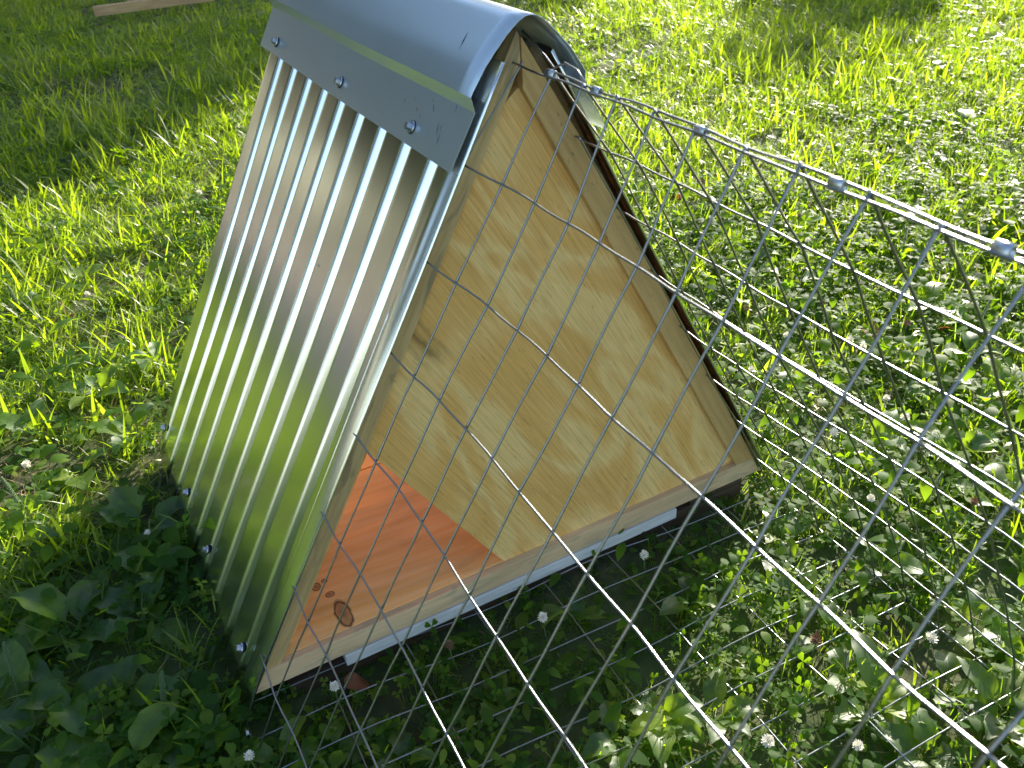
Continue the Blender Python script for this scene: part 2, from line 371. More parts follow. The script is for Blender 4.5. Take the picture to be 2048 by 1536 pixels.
# ridge cap
prof = [(-.0862, .6180), (-.0567, .6672), (-.0600, .6812), (-.0475, .6995), (-.0360, .7135), (-.0280, .7222), (-.0195, .7303), (-.0110, .7368), (-.0030, .7405), (.0050, .7410), (.013, .7378), (.0225, .7305), (.034, .7195), (.046, .7055), (.0595, .6850), (.0578, .6710), (.0845, .6250)]
def resample(pts, skip=(1, 2, 14, 15)):
    out = []
    for i in range(len(pts)-1):
        out.append(pts[i])
        if 2 <= i < 14:
            p0, p1, p2, p3 = (Vector(pts[max(2, i-1)]), Vector(pts[i]), Vector(pts[i+1]), Vector(pts[min(14, i+2)]))
            for t in (.33, .67):
                q = .5*((2*p1)+(p2-p0)*t+(2*p0-5*p1+4*p2-p3)*t*t+(3*p1-p0-3*p2+p3)*t**3)
                out.append((q.x, q.y))
    out.append(pts[-1]); return out
prof2 = resample(prof)
ysc = np.linspace(-.021, .641, 24)
V = []; F = []
for j, y in enumerate(ysc):
    for k, (x, z) in enumerate(prof2):
        wv = .0007*math.sin(7*y+k*.35)
        jag = rnd.uniform(-.0007, .0007) if j in (0, len(ysc)-1) else 0
        V.append((x+wv*(1 if x > 0 else -1), y+jag, z+.0006*math.sin(13*y+1)))
nk = len(prof2)
for j in range(len(ysc)-1):
    for k in range(nk-1): F.append((j*nk+k, j*nk+k+1, (j+1)*nk+k+1, (j+1)*nk+k))
me = mesh_np('ridge_cap', V, F, CAPM, True)
for q_, pl in enumerate(me.polygons):
    if q_ % (nk-1) in (0, 1, nk-3, nk-2): pl.use_smooth = False
capo = link('ridge_cap', me, shelter)
# the two bends on each side stay crisp
bmc = bmesh.new(); bmc.from_mesh(me)
for e in bmc.edges:
    if len(e.link_faces) == 2:
        ks = {v.index % nk for v in e.verts}
        if len(ks) == 1 and list(ks)[0] in (1, 2, nk-3, nk-2): e.smooth = False
bmc.to_mesh(me); bmc.free()
sm = capo.modifiers.new('thick', 'SOLIDIFY'); sm.thickness = .0007; sm.offset = 0
cn = Vector((-(.6672-.6180), 0, (.0862-.0567))).normalized()
for y in (.568, .296, .082):
    screw(Vector((-.0772, y, .6330))+cn*.0006, cn, capo, 1.0)
    screw(Vector((.0763, y, .6350))+Vector((-cn.x, 0, cn.z))*.0006, Vector((-cn.x, 0, cn.z)), capo, 1.0)
for sc_ in ():
    pass
# small dark scratches and nicks in the flashing
SCRATCH, n_, l_, b_ = mat('scratch'); b_.inputs['Base Color'].default_value = (.012, .014, .014, 1); b_.inputs['Roughness'].default_value = .6
V = []; F = []
def cap_pt(t, y):          # t: 0 lower edge .. along the left flange and up over the crest
    pts = [Vector((x, z)) for x, z in prof2]; L = 0
    for i in range(len(pts)-1):
        dl = (pts[i+1]-pts[i]).length
        if L+dl > t:
            q = pts[i].lerp(pts[i+1], (t-L)/dl); d = (pts[i+1]-pts[i]).normalized(); nn = Vector((-d.y, d.x)); return Vector((q.x+nn.x*.0011, y, q.y+nn.y*.0011)), Vector((d.x, 0, d.y))
        L += dl
for (t, y, dt, dy, wd) in ((.105, .038, .020, .003, .0010), (.041, .052, .006, .006, .0016), (.042, .092, .002, .010, .0006), (.034, .118, .005, .002, .0007), (.033, .085, .005, .003, .0009),
                           (.030, .073, .003, .004, .0016), (.019, .060, .004, .011, .0011), (.012, .11, .003, .008, .0007), (.048, .06, .004, .003, .0006), (.022, .03, .014, .004, .0006), (.015, .022, .012, .002, .0005), (.028, .025, .007, .003, .0005), (.05, .012, .01, .001, .0006), (.024, .14, .002, .003, .0007), (.013, .16, .002, .002, .0006)):
    a, tv = cap_pt(t, y); b2, _ = cap_pt(t+dt, y+dy)
    sdw = Vector((0, 1, 0)).cross(tv)*0+Vector((0, wd, 0))+tv*(wd*.4)
    i0 = len(V); V += [a-sdw*.5, a.lerp(b2, .4)-sdw*1.1, b2, a.lerp(b2, .5)+sdw*.9]; F.append((i0, i0+1, i0+2, i0+3))
o = link('scratches', mesh_np('scratches', V, F, SCRATCH), capo); o['kind'] = 'stuff'

# ------------------------------------------------------------------ boards under and behind
o = from_bm('support_board', box(-.2745, .2285, -.0045, .085, .0285, .0462), WHITE, None, bevel=.001)
tag(o, 'grey weathered board lying flat under the front sill of the shelter', 'board')
o = from_bm('timber_block', box(-.346, .362, .006, .085, .0, .0275), BROWN, None, bevel=.003)
tag(o, 'dark brown old timber lying on the soil beneath the grey board', 'timber')
o = from_bm('timber_runner', box(-.37, .37, .50, .585, .0, .0455), BROWN, None, bevel=.003)
tag(o, 'dark timber under the rear edge of the shelter', 'timber')
o = from_bm('sill_packer', box(.262, .361, .006, .04, .0285, .0462), BROWN, None, bevel=.002)
tag(o, 'dark wooden packer block under the right end of the front sill', 'block')
o = from_bm('lumber_stick', box(-.01, .66, -.017, .017, .035, .086), LUMBER, None, bevel=.0015)
o.location = (0, 4.98, 0); o.rotation_euler = (0, 0, R(1)); tag(o, 'length of pale cut lumber lying in the grass far behind the shelter, nearer of two', 'lumber')
o = from_bm('lumber_stick', box(0, .75, -.019, .019, .01, .085), LUMBER, None, bevel=.0015)
o.location = (.22, 5.42, 0); o.rotation_euler = (0, 0, R(-2)); tag(o, 'farther length of brown lumber lying in shade at the top edge', 'lumber')

# ------------------------------------------------------------------ wire run
P_, Q_ = .0508, .1016
LT = [[(-.004, .698), (-.004, .698), (-.005, .700), (-.007, .701), (-.009, .702), (-.012, .704), (-.016, .706), (-.020, .707), (-.023, .709), (-.028, .711)],
      [(-.069, .621), (-.056, .615), (-.050, .612), (-.050, .612), (-.053, .615), (-.056, .617), (-.061, .620), (-.065, .624), (-.068, .626), (-.072, .630), (-.080, .637), (-.089, .643)],
      [(-.116, .536), (-.108, .532), (-.102, .530), (-.101, .530), (-.102, .532), (-.105, .534), (-.110, .537), (-.112, .541), (-.115, .544), (-.119, .548), (-.125, .554), (-.134, .564), (-.146, .58)],
      [(-.164, .450), (-.161, .449), (-.157, .449), (-.155, .449), (-.156, .451), (-.158, .453), (-.160, .455), (-.162, .458), (-.164, .462), (-.168, .466), (-.172, .471)],
      [(-.214, .367), (-.211, .367), (-.207, .365), (-.206, .365), (-.207, .367), (-.209, .369), (-.211, .372), (-.212, .375), (-.213, .379)],
      [(-.263, .280), (-.262, .280), (-.259, .281), (-.257, .281), (-.258, .282), (-.259, .284), (-.261, .287)],
      [(-.311, .193), (-.312, .195), (-.309, .194), (-.308, .195), (-.309, .197)],
      [(-.364, .102), (-.365, .104), (-.361, .103)]]
NV = 34
def left_pt(h, v):
    if h >= 8:
        return Vector((-.406, -.012-P_*v, .016+.003*math.sin(v*.8)))
    row = LT[h]; k = len(row)-1
    if v <= k:
        i = min(int(v), k-1); f = v-i; a = Vector(row[i]); b = Vector(row[i+1]); q = a.lerp(b, f)
    else:
        a = Vector(row[-1]); sl_ = (Vector(row[-1])-Vector(row[-3]))/2; e = v-k; q = a+sl_*(1-math.exp(-e/5.))*5*.6
    return Vector((q.x, -.012-P_*v, q.y))
def right_pt(h, v):
    if h == 0:
        q = left_pt(0, v); lift = .006 if v < .6 else 0
        return Vector((q.x+.0036, q.y, q.z+.0015+.0012*math.sin(v*1.9)))
    if h >= 8: return Vector((.3905-.0006*v, -.012-P_*v-.012, .020+.002*math.sin(v*.7+1)))
    RT = ((0, .700), (.063, .618), (.112, .530), (.163, .442), (.214, .355), (.264, .268), (.314, .180), (.358, .092), (.392, .018))
    base = Vector(RT[h])
    top = left_pt(0, v); e = (1-h/8.)
    off = .004*math.sin(v*.55+h*.9)*math.sin(math.pi*h/8)
    return Vector((base.x+top.x*e*.9+off-.005*math.sin(math.pi*h/8)*math.exp(-v/3), -.012-P_*v-.012*(h/8.), base.y+(top.z-.70)*e+off*.5+.003*math.sin(math.pi*h/8)))
run = tag(empty('wire_run', (0, 0, 0)), 'long triangular run of galvanised welded wire mesh joined to the front of the shelter', 'wire run')
WR = .00100
def wob(p, k, a=.0006):
    return Vector((p.x+a*math.sin(k*12.9898+p.y*60), p.y+a*math.sin(k*78.233+p.z*50), p.z+a*math.cos(k*37.7+p.y*70)))
def add_wire(pts, name='wire', r=WR):
    V, F = tube(pts, r, 7); me = mesh_np(name, V, F, WIREM, True); return link(name, me, run)
seed = 0
for side, fn in ((-1, left_pt), (1, right_pt)):
    off = Vector((-.866*1.0, 0, .5))*WR*1.75 if side < 0 else Vector((.866, 0, .5))*WR*1.6
    for h in range(0, 9):
        if h == 8 and side < 0: pass
        vs0 = -.25 if h else (-.35 if side < 0 else .9)
        vv_ = np.arange(vs0, NV+.01, .34)
        seed += 1
        add_wire([wob(fn(h, v), seed, .0005)+off for v in vv_])
    for v in range(0, NV+1):
        seed += 1
        pts = []
        for h in np.arange(0 if not (side > 0 and v == 0) else 1, 8.001, .25):
            h0 = min(int(h), 7); f = h-h0; a, b = fn(h0, v), fn(h0+1, v); p = a.lerp(b, f)
            s_ = Vector((.0007*math.sin(h*2.1+v), 0, .0004*math.sin(h*3.3+v*2)))*(1 if abs(h-round(h)) < .01 else 0)
            pts.append(wob(p+s_, seed, .0007))
        ext = (pts[0]-pts[1]).normalized()*.004
        add_wire([pts[0]+ext]+pts, r=[WR]+[WR*(1.28 if i_ % 4 == 0 else 1) for i_ in range(len(pts))])
# floor panel
fx = [-.403, -.301, -.199, -.0975, .004, .106, .207, .309, .3895]
for i, x in enumerate(fx):
    pts = [Vector((x+.0012*math.sin(y*9+i), y, .0225+.004*math.sin(y*7+i*1.7)+.002*math.sin(y*31+i))) for y in np.arange(-.0, -.012-P_*NV, -.02)]
    if 0 < i < 8: pts = [Vector((x, .004, .024))]+pts
    add_wire(pts)
for v in range(0, NV):
    y = -.0135-P_*v; seed += 1
    pts = [Vector((x, y-.043*(x-.1)+.0008*math.sin(x*20+v*1.3), .0250+.004*math.sin((y)*7+x*14)+.002*math.sin(x*23+v))) for x in np.linspace(-.404, .391, 30)]
    add_wire(pts)
# short bent stub at the top of the first right hand wire
add_wire([Vector((.008, .004, .724)), Vector((.006, -.020, .717)), Vector((.0045, -.042, .7105)), Vector((.002, -.060, .7045)), Vector((.0035, -.075, .7115)), Vector((.001, -.098, .7105)), Vector((-.003, -.116, .7055))])
# clips
def clip(p, d, rad=.0036, ln=.0105):
    p = p+Vector((rnd.uniform(-.0004, .0004), rnd.uniform(-.003, .003), rnd.uniform(-.0005, .0005))); ln *= rnd.uniform(.85, 1.15)
    d = d.normalized(); bm = bmesh.new()
    bmesh.ops.create_cone(bm, cap_ends=False, segments=14, radius1=rad, radius2=rad, depth=ln)
    me = bpy.data.meshes.new('clip'); bm.to_mesh(me); bm.free(); me.materials.append(CLIPM)
    me.polygons.foreach_set('use_smooth', [True]*len(me.polygons))
    o = link('clip', me, run); o.matrix_local = Matrix.Translation(p) @ d.to_track_quat('Z', 'X').to_matrix().to_4x4() @ Matrix.Rotation(rnd.uniform(-.4, .4), 4, 'Z') @ Matrix.Rotation(rnd.uniform(-.12, .12), 4, 'X') @ Matrix.Diagonal((1.12, .78, 1, 1))
    s2 = o.modifiers.new('t', 'SOLIDIFY'); s2.thickness = .0011
for v in (.95, 2.42, 5.12, 7.62, 9.62, 12.2, 15.1, 18.0):
    a = (left_pt(0, v)+right_pt(0, v))/2+Vector((0, 0, .001)); clip(a, left_pt(0, v+.3)-left_pt(0, v-.1))
for v in (3.0, 5.6, 9.0): clip(right_pt(8, v)+Vector((0, 0, .001)), Vector((0, 1, 0)), .0036)
for v in (.3, .9): clip(left_pt(8, v)+Vector((0, 0, .003)), Vector((0, 1, .2)), .0038)

# ------------------------------------------------------------------ lawn
def arr_mesh(name, V, F, m, tint=None, luv=None):
    me = mesh_np(name, V, F, m, True)
    if tint is not None:
        a = me.attributes.new('tint', 'FLOAT', 'POINT'); a.data.foreach_set('value', np.asarray(tint, dtype=np.float32))
    if luv is not None:
        a = me.attributes.new('luv', 'FLOAT_VECTOR', 'POINT'); a.data.foreach_set('vector', np.asarray(luv, dtype=np.float32).ravel())
    return me
def tuft(name, nb, hmin, hmax, wmin, wmax, spread, lean, m, seg=5, droop=1.0, g=None):
    g = g or rng; V = []; F = []; T = []
    for _ in range(nb):
        L = g.uniform(hmin, hmax); wd = g.uniform(wmin, wmax); az = g.uniform(0, 2*math.pi); fz = az+g.uniform(-.9, .9)
        x, y = g.normal(0, spread, 2); th = abs(g.normal(lean, .3)); bend = g.uniform(.3, 1.5)*droop; t = g.random()
        px, pz = 0., 0.; roll = g.uniform(-.7, .7)
        for i in range(seg+1):
            f = i/seg
            if i: 
                a = th+bend*f; px += L/seg*math.sin(a); pz += L/seg*math.cos(a)
            ww = wd*(1-f**2.2)*(.75+.5*min(1, f*3))*.5
            cx, cy = x+px*math.cos(fz), y+px*math.sin(fz)
            ca = fz+math.pi/2
            tw = roll*f
            V.append((cx+ww*math.cos(ca), cy+ww*math.sin(ca), max(.0, pz)+ww*math.sin(tw)))
            V.append((cx-ww*math.cos(ca), cy-ww*math.sin(ca), max(.0, pz)-ww*math.sin(tw)))
            T += [t, t]
        b = len(V)-2*(seg+1)
        for i in range(seg): F.append((b+2*i, b+2*i+1, b+2*i+3, b+2*i+2))
    return arr_mesh(name, V, F, m, T)
def clover_patch(name, nl, spread, hmin, hmax, rs):
    V = []; F = []; T = []
    for _ in range(nl):
        x, y = rng.normal(0, spread, 2); h = rng.uniform(hmin, hmax); r = rng.uniform(*rs); az = rng.uniform(0, 6.28); t = rng.random()
        bx, by = x*.6, y*.6
        b = len(V); sw = .0006
        V += [(bx-sw, by, 0), (bx+sw, by, 0), (x+sw, y, h), (x-sw, y, h)]; F.append((b, b+1, b+2, b+3)); T += [t]*4
        tx, ty = rng.normal(0, .35, 2)
        for k in range(3):
            a = az+k*2.094; b = len(V); cup = rng.uniform(.05, .5)
            V.append((x, y, h)); T.append(t)
            for (rad, an) in ((.45, -.62), (.85, -.58), (1.08, -.28), (.98, 0), (1.08, .28), (.85, .58), (.45, .62)):
                dx, dy = rad*r*math.cos(a+an), rad*r*math.sin(a+an)
                V.append((x+dx, y+dy, h+cup*rad*r*(.35+abs(an)*.8)+dx*tx+dy*ty)); T.append(t)
            c = b+4
            F += [(b, b+1, b+2, c), (b+2, b+3, c), (c, b+5, b+6), (b, c, b+6, b+7)]
    return arr_mesh(name, V, F, CLOVERM, T)
def small_leaf_patch(name, nl, spread, m):
    V = []; F = []; T = []
    for _ in range(nl):
        x, y = rng.normal(0, spread, 2); h = rng.uniform(.005, .045); L = rng.uniform(.018, .04); wd = L*rng.uniform(.35, .6); az = rng.uniform(0, 6.28); el = rng.uniform(-.2, .9); t = rng.random()
        b = len(V); ca, sa = math.cos(az), math.sin(az)
        for (u, v_) in ((0, 0), (.25, .7), (.55, 1), (.8, .7), (1, 0), (.8, -.7), (.55, -1), (.25, -.7)):
            lx = u*L*math.cos(el); lz = u*L*math.sin(el)-.3*L*u*u+abs(v_)*wd*.15; ly = v_*wd*.5
            V.append((x+lx*ca-ly*sa, y+lx*sa+ly*ca, h+lz)); T.append(t)
        F += [(b, b+1, b+7), (b+1, b+2, b+6, b+7), (b+2, b+3, b+5, b+6), (b+3, b+4, b+5)]
    return arr_mesh(name, V, F, m, T)

def scatter(name, meshes, pts, rots, scl, kind, label):
    lib = bpy.data.collections.new(name+'_library')
    for i, me in enumerate(meshes):
        o = bpy.data.objects.new('%s_piece_%02d' % (name, i), me); lib.objects.link(o)
    me = bpy.data.meshes.new(name); me.from_pydata([tuple(p) for p in pts], [], [])
    a = me.attributes.new('rot', 'FLOAT_VECTOR', 'POINT'); a.data.foreach_set('vector', np.asarray(rots, np.float32).ravel())
    a = me.attributes.new('scl', 'FLOAT', 'POINT'); a.data.foreach_set('value', np.asarray(scl, np.float32))
    a = me.attributes.new('pick', 'INT', 'POINT'); a.data.foreach_set('value', np.asarray(kind, np.int32))
    o = link(name, me); tag(o, label, kind='stuff')
    ng = bpy.data.node_groups.new(name+'_scatter', 'GeometryNodeTree')
    ng.interface.new_socket('Geometry', in_out='INPUT', socket_type='NodeSocketGeometry'); ng.interface.new_socket('Geometry', in_out='OUTPUT', socket_type='NodeSocketGeometry')
    N = ng.nodes; L = ng.links
    gi = N.new('NodeGroupInput'); go = N.new('NodeGroupOutput'); ip = N.new('GeometryNodeInstanceOnPoints'); ci = N.new('GeometryNodeCollectionInfo')
    ci.inputs['Collection'].default_value = lib; ci.inputs['Separate Children'].default_value = True; ci.inputs['Reset Children'].default_value = True
    def na(nm, ty):
        q = N.new('GeometryNodeInputNamedAttribute'); q.data_type = ty; q.inputs[0].default_value = nm; return q.outputs[0]
    L.new(gi.outputs[0], ip.inputs['Points']); L.new(ci.outputs[0], ip.inputs['Instance']); ip.inputs['Pick Instance'].default_value = True
    L.new(na('pick', 'INT'), ip.inputs['Instance Index']); L.new(na('rot', 'FLOAT_VECTOR'), ip.inputs['Rotation']); L.new(na('scl', 'FLOAT'), ip.inputs['Scale'])
    L.new(ip.outputs[0], go.inputs[0])
    md = o.modifiers.new('scatter', 'NODES'); md.node_group = ng
    return o

# value noise for patchiness
NG = rng.random((80, 80))
def vnoise(x, y, s):
    u = (x*s) % 79; v = (y*s) % 79; i = u.astype(int); j = v.astype(int); fu = u-i; fv = v-j
    fu = fu*fu*(3-2*fu); fv = fv*fv*(3-2*fv); i2 = (i+1) % 80; j2 = (j+1) % 80
    return (NG[i, j]*(1-fu)+NG[i2, j]*fu)*(1-fv)+(NG[i, j2]*(1-fu)+NG[i2, j2]*fu)*fv
cxy = np.array([CAM.x, CAM.y])
def sample(dens, x0, x1, y0, y1, keep, dmax=None):
    k = int((x1-x0)*(y1-y0)*dens); x = rng.uniform(x0, x1, k); y = rng.uniform(y0, y1, k)
    d = np.hypot(x-cxy[0], y-cxy[1]); p = keep(x, y)*np.clip((4.2/np.maximum(d, .1))**1.1, 0.12, 1)
    m = rng.random(k) < p
    m &= ~((np.abs(x) < .36) & (y > .03) & (y < .57))                          # under the shelter
    m &= ~((np.abs(x) < .33) & (y > -.002) & (y < .1))
    for (px, py) in ((-3.3, 5.8),):
        m &= ~((x < -1.42-.1*np.abs(y-3)) & (y > 1.7) & (y < 9.3) & (x > -4.6))
    return x[m], y[m]
def inview_boost(x, y):
    ang = np.arctan2(x-cxy[0], y-cxy[1])
    return np.where(((ang > -.25) & (ang < 1.45)) | ((x > -2.6) & (x < 0) & (y > .2) & (y < 4.5)), 1.0, .45)
def patch_zone(x, y):      # 1 = clover and broadleaf ground, 0 = grass
    z = vnoise(x+3, y+7, 2.2)*.7+vnoise(x+11, y+2, 6)*.3
    z = z+np.clip((.9-y)*.45, -.3, .24)+np.where(x > .6, .05, 0)-np.where((x < -.3) & (y > .38), .38, 0)
    return np.clip((z-.40)*3.5, 0, 1)

fine = [tuft('tuft', 26, .030, .085, .0018, .0034, .020, .45, GRASSM) for _ in range(6)]
wide = [tuft('tuft', 9, .045, .105, .0045, .0085, .018, .5, WIDEM, 6, 1.1) for _ in range(6)]
dry = [tuft('tuft', 9, .03, .09, .0012, .0024, .03, 1.05, STRAW, 4, .6) for _ in range(3)]
tall = [tuft('tuft', 7, .08, .15, .003, .006, .012, .22, WIDEM, 7, .7) for _ in range(3)]
bare = lambda x, y: np.clip((vnoise(x+20, y+33, 1.1)-.15)*6, .34, 1)
# fine + wide grass
x, y = sample(1500, -4.5, 6.5, -1.6, 8.5, lambda x, y: (1-.48*patch_zone(x, y))*inview_boost(x, y)*bare(x, y)*(.55+.45*vnoise(x, y, 9)))
k = len(x); pk = rng.choice([0, 1, 2, 3, 4, 5, 6, 7, 8, 9, 10, 11, 12, 13, 14, 15, 16, 17], k, p=np.array([.085]*6+[.072]*6+[.015]*3+[.010]*3)/np.sum([.085]*6+[.072]*6+[.015]*3+[.010]*3))
bz = bare(x, y); far_left = (x < .9) & (y > 2.0)
swap = rng.random(k) < np.where(far_left, np.clip(.75-bz*.6, 0, .7), np.clip(.62-bz*.5, .12, .4))
pk = np.where(swap, 12+rng.integers(0, 3, k), pk)
wz = vnoise(x+5, y+1, 1.7)
rots = np.stack([rng.normal(-.12, .12, k), rng.normal(-.10, .12, k), rng.uniform(0, 6.28, k)], -1)
scl = rng.uniform(.6, 1.15, k)*(.65+.6*wz)*np.where(y > 1.2, 1.12, .9)
inrun = (np.abs(x) < .42) & (y < 0)
scl = np.where(inrun, scl*.62, scl)
def lowmask(x, y, scl):
    near = ((x > -.43) & (x < -.36) & (y > -.10) & (y < .64)) | ((np.abs(x) < .40) & (y > -.05) & (y < .03))
    plank = (x > -.1) & (x < 1.1) & (y > 4.4) & (y < 5.6)
    return np.where(plank, scl*.5, np.where(near, scl*.78, scl))
scl = lowmask(x, y, scl)
scatter('grass', fine+wide+dry+tall, np.stack([x, y, np.zeros(k)], -1), rots, scl, pk, 'sunlit and shaded lawn grass with wide crabgrass blades')
n_grass = k
# clover and small weeds
clv = [clover_patch('clover', 11, .030, .012, .050, (.0065, .0115)) for _ in range(6)]
sml = [small_leaf_patch('weeds', 13, .032, CLOVERM) for _ in range(4)]
x, y = sample(800, -2.5, 4.5, -1.6, 5.5, lambda x, y: np.maximum(.10+.75*patch_zone(x, y), np.where((np.abs(x) < .45) & (y < .02), .95, 0))*inview_boost(x, y)*(.6+.4*vnoise(x+2, y, 8)))
k = len(x)
scatter('clover', clv+sml, np.stack([x, y, np.zeros(k)], -1), np.stack([rng.normal(0, .15, k), rng.normal(0, .15, k), rng.uniform(0, 6.28, k)], -1), lowmask(x, y, rng.uniform(.7, 1.35, k)*np.where((np.abs(x) < .42) & (y < 0), .80, 1)), rng.integers(0, 10, k),
        'low mat of clover leaves and small weeds mixed into the lawn')
print('instances', n_grass, k)

# ------------------------------------------------------------------ broad-leaved weeds, each plant a thing, each leaf a part
def leaf_mesh(L, W, arch, cup, wav, pet, tipw=.0, seed=0, lobed=False):
    g = random.Random(seed); nu, nv = 12, 8; V = []; F = []; UV = []
    for i in range(nu+1):
        u = i/nu
        wdt = math.sin(math.pi*min(1, u**.72*.985+.0))**.8 if u > 0 else 0
        wdt = max(wdt, .03)
        if lobed: wdt *= 1+.22*math.sin(u*26+1)
        a = arch[0]+arch[1]*u
        if i == 0: px, pz = 0, 0
        else: px += L/nu*math.cos(a); pz += L/nu*math.sin(a)
        for j in range(nv+1):
            v = j/nv*2-1
            ruf = wav*math.sin(u*11+v*2+seed)*abs(v)**1.5
            V.append((px, v*wdt*W*.5*(1+.05*math.sin(u*19+seed)), pz+cup*abs(v)**1.3*wdt*W*.5+ruf*W)); UV.append((v, u, 0))
    for i in range(nu):
        for j in range(nv):
            b = i*(nv+1)+j; F.append((b, b+1, b+nv+2, b+nv+1))
    # petiole and midrib as a thin keel
    b = len(V); a0 = arch[0]+.25
    pts = [(-pet*math.cos(a0)*(1-t), 0, -pet*math.sin(a0)*(1-t)-.0012) for t in (0, .5, 1)]
    for (x_, y_, z_) in pts:
        V += [(x_, -.0013, z_), (x_, .0013, z_), (x_, 0, z_-.0016)]; UV += [(0, 0, 0)]*3
    for i in range(2):
        for j in range(3): F.append((b+i*3+j, b+i*3+(j+1) % 3, b+(i+1)*3+(j+1) % 3, b+(i+1)*3+j))
    off = (pet*math.cos(a0), 0, pet*math.sin(a0))
    V = [(p[0]+off[0], p[1], p[2]+off[2]) for p in V]
    return arr_mesh('leaf', V, F, BROADM, [g.random()]*len(V), UV)
LEAVES = []
for i in range(12):
    L = rnd.uniform(.055, .085); LEAVES.append(leaf_mesh(L, L*rnd.uniform(.48, .68), (rnd.uniform(.35, .95), -rnd.uniform(.6, 1.5)), rnd.uniform(.1, .45), rnd.uniform(.02, .06), rnd.uniform(.012, .035), seed=i, lobed=(i % 4 == 3)))
def spike_mesh(seed):
    g = random.Random(seed); H = g.uniform(.08, .13); cur = g.uniform(-.25, .25); V = []; F = []
    pts = [Vector((cur*H*(t*t), 0, H*t)) for t in np.linspace(0, 1, 8)]
    v, f = tube(pts, .0009, 5); V += v; F += f
    for i in range(130):
        t = .5+.5*i/130; a = i*2.4; p = Vector((cur*H*t*t, 0, H*t)); r = .0024*(1-.6*max(0, (t-.8)/.2)); c = p+Vector((math.cos(a)*r, math.sin(a)*r, 0)); s = .0011
        b = len(V); V += [c+Vector((s, 0, 0)), c+Vector((0, s, 0)), c+Vector((-s, 0, 0)), c+Vector((0, -s, 0)), c+Vector((math.cos(a)*s, math.sin(a)*s, s*1.7))]
        F += [(b, b+1, b+4), (b+1, b+2, b+4), (b+2, b+3, b+4), (b+3, b, b+4)]
    me = mesh_np('flower_spike', V, F, STALK, True); return me
SPIKES = [spike_mesh(i) for i in range(4)]
PLANTS = [(-0.57, 0.24), (-0.64, 0.16), (-0.59, 0.12), (-0.53, 0.1), (-0.49, 0.04), (-0.48, 0.22), (-0.46, 0.0), (-0.63, 0.09), (-0.54, 0.0), (-0.45, -0.04), (-0.65, 0.23), (-0.52, 0.3), (-0.455, 0.3), (-0.45, 0.4), (-0.63, 0.47), (-0.38, -0.08), (-0.33, -0.09), (-0.29, -0.11), (-0.26, -0.15), (0.15, -0.13), (0.34, -0.10), (0.28, -0.2), (0.01, -0.25), (0.07, -0.28), (0.26, -0.27), (0.24, -0.32), (0.42, -0.21), (0.44, -0.34), (0.33, -0.39), (0.24, -0.36), (0.35, -0.44), (0.24, -0.43), (-0.04, -0.25), (0.01, -0.07), (-0.14, -0.13), (-0.22, -0.14), (0.86, 0.26), (1.05, 0.24), (1.06, 0.13), (1.19, 0.42), (1.79, 0.76), (2.08, 0.94), (2.55, 1.41), (1.76, 0.59), (1.07, 0.91), (0.88, 0.57), (1.13, 0.67), (0.96, 0.43), (1.35, 0.59), (1.23, 0.22), (3.06, 1.62), (1.91, 1.0), (0.83, 0.15), (0.83, 0.05), (0.95, 0.07), (0.92, -0.04), (0.61, 0.17), (0.76, 0.46), (0.61, -0.02), (0.7, -0.1), (0.65, -0.21), (0.56, -0.16), (-0.17, 2.28), (-0.47, 1.74), (-0.58, 1.29), (-0.47, 0.83), (-0.55, 1.09), (-0.43, 0.66), (-0.59, 0.78), (-0.53, 0.61), (-0.61, 0.53), (-0.35, 0.89), (-0.13, 1.43), (-0.58, 1.66), (-0.45, 1.38), (0.94, 1.09), (1.21, 1.29), (1.95, 2.86), (1.68, 2.23), (-0.37, 2.29), (-0.47, 2.88)]
def place(x, y, z=.03):
    d = Vector((x, y, z))-CAM; q = d.dot(fw); px = .5+FPX*d.dot(rr)/q/2048; py = .5-FPX*d.dot(uu)/q/1536
    if py > 1.02 or px > 1.02: return 'just outside the lower right frame'
    c = ('far left', 'left of centre', 'centre', 'right of centre', 'far right')[min(4, max(0, int(px*5)))]
    r = ('topmost', 'upper', 'middle', 'lower', 'bottom')[min(4, max(0, int(py*5)))]
    return r+' '+c
def zone(x, y):
    if x < -.37 and y < .52: return 'broad-leaved weed in the deep shade left of the metal roof', 'broad-leaved weeds in the shade left of the shelter'
    if abs(x) < .4 and y < 0: return 'broad-leaved weed growing up inside the wire run', 'broad-leaved weeds inside the wire run'
    if x < .2: return 'broad-leaved weed in the sunny grass behind and left of the shelter', 'broad-leaved weeds behind the shelter'
    if y > .9: return 'bright broad-leaved weed in the lawn far beyond the ridge wire', 'broad-leaved weeds far out on the lawn'
    return 'bright broad-leaved weed just beyond the far side of the wire run', 'broad-leaved weeds beside the far side of the run'
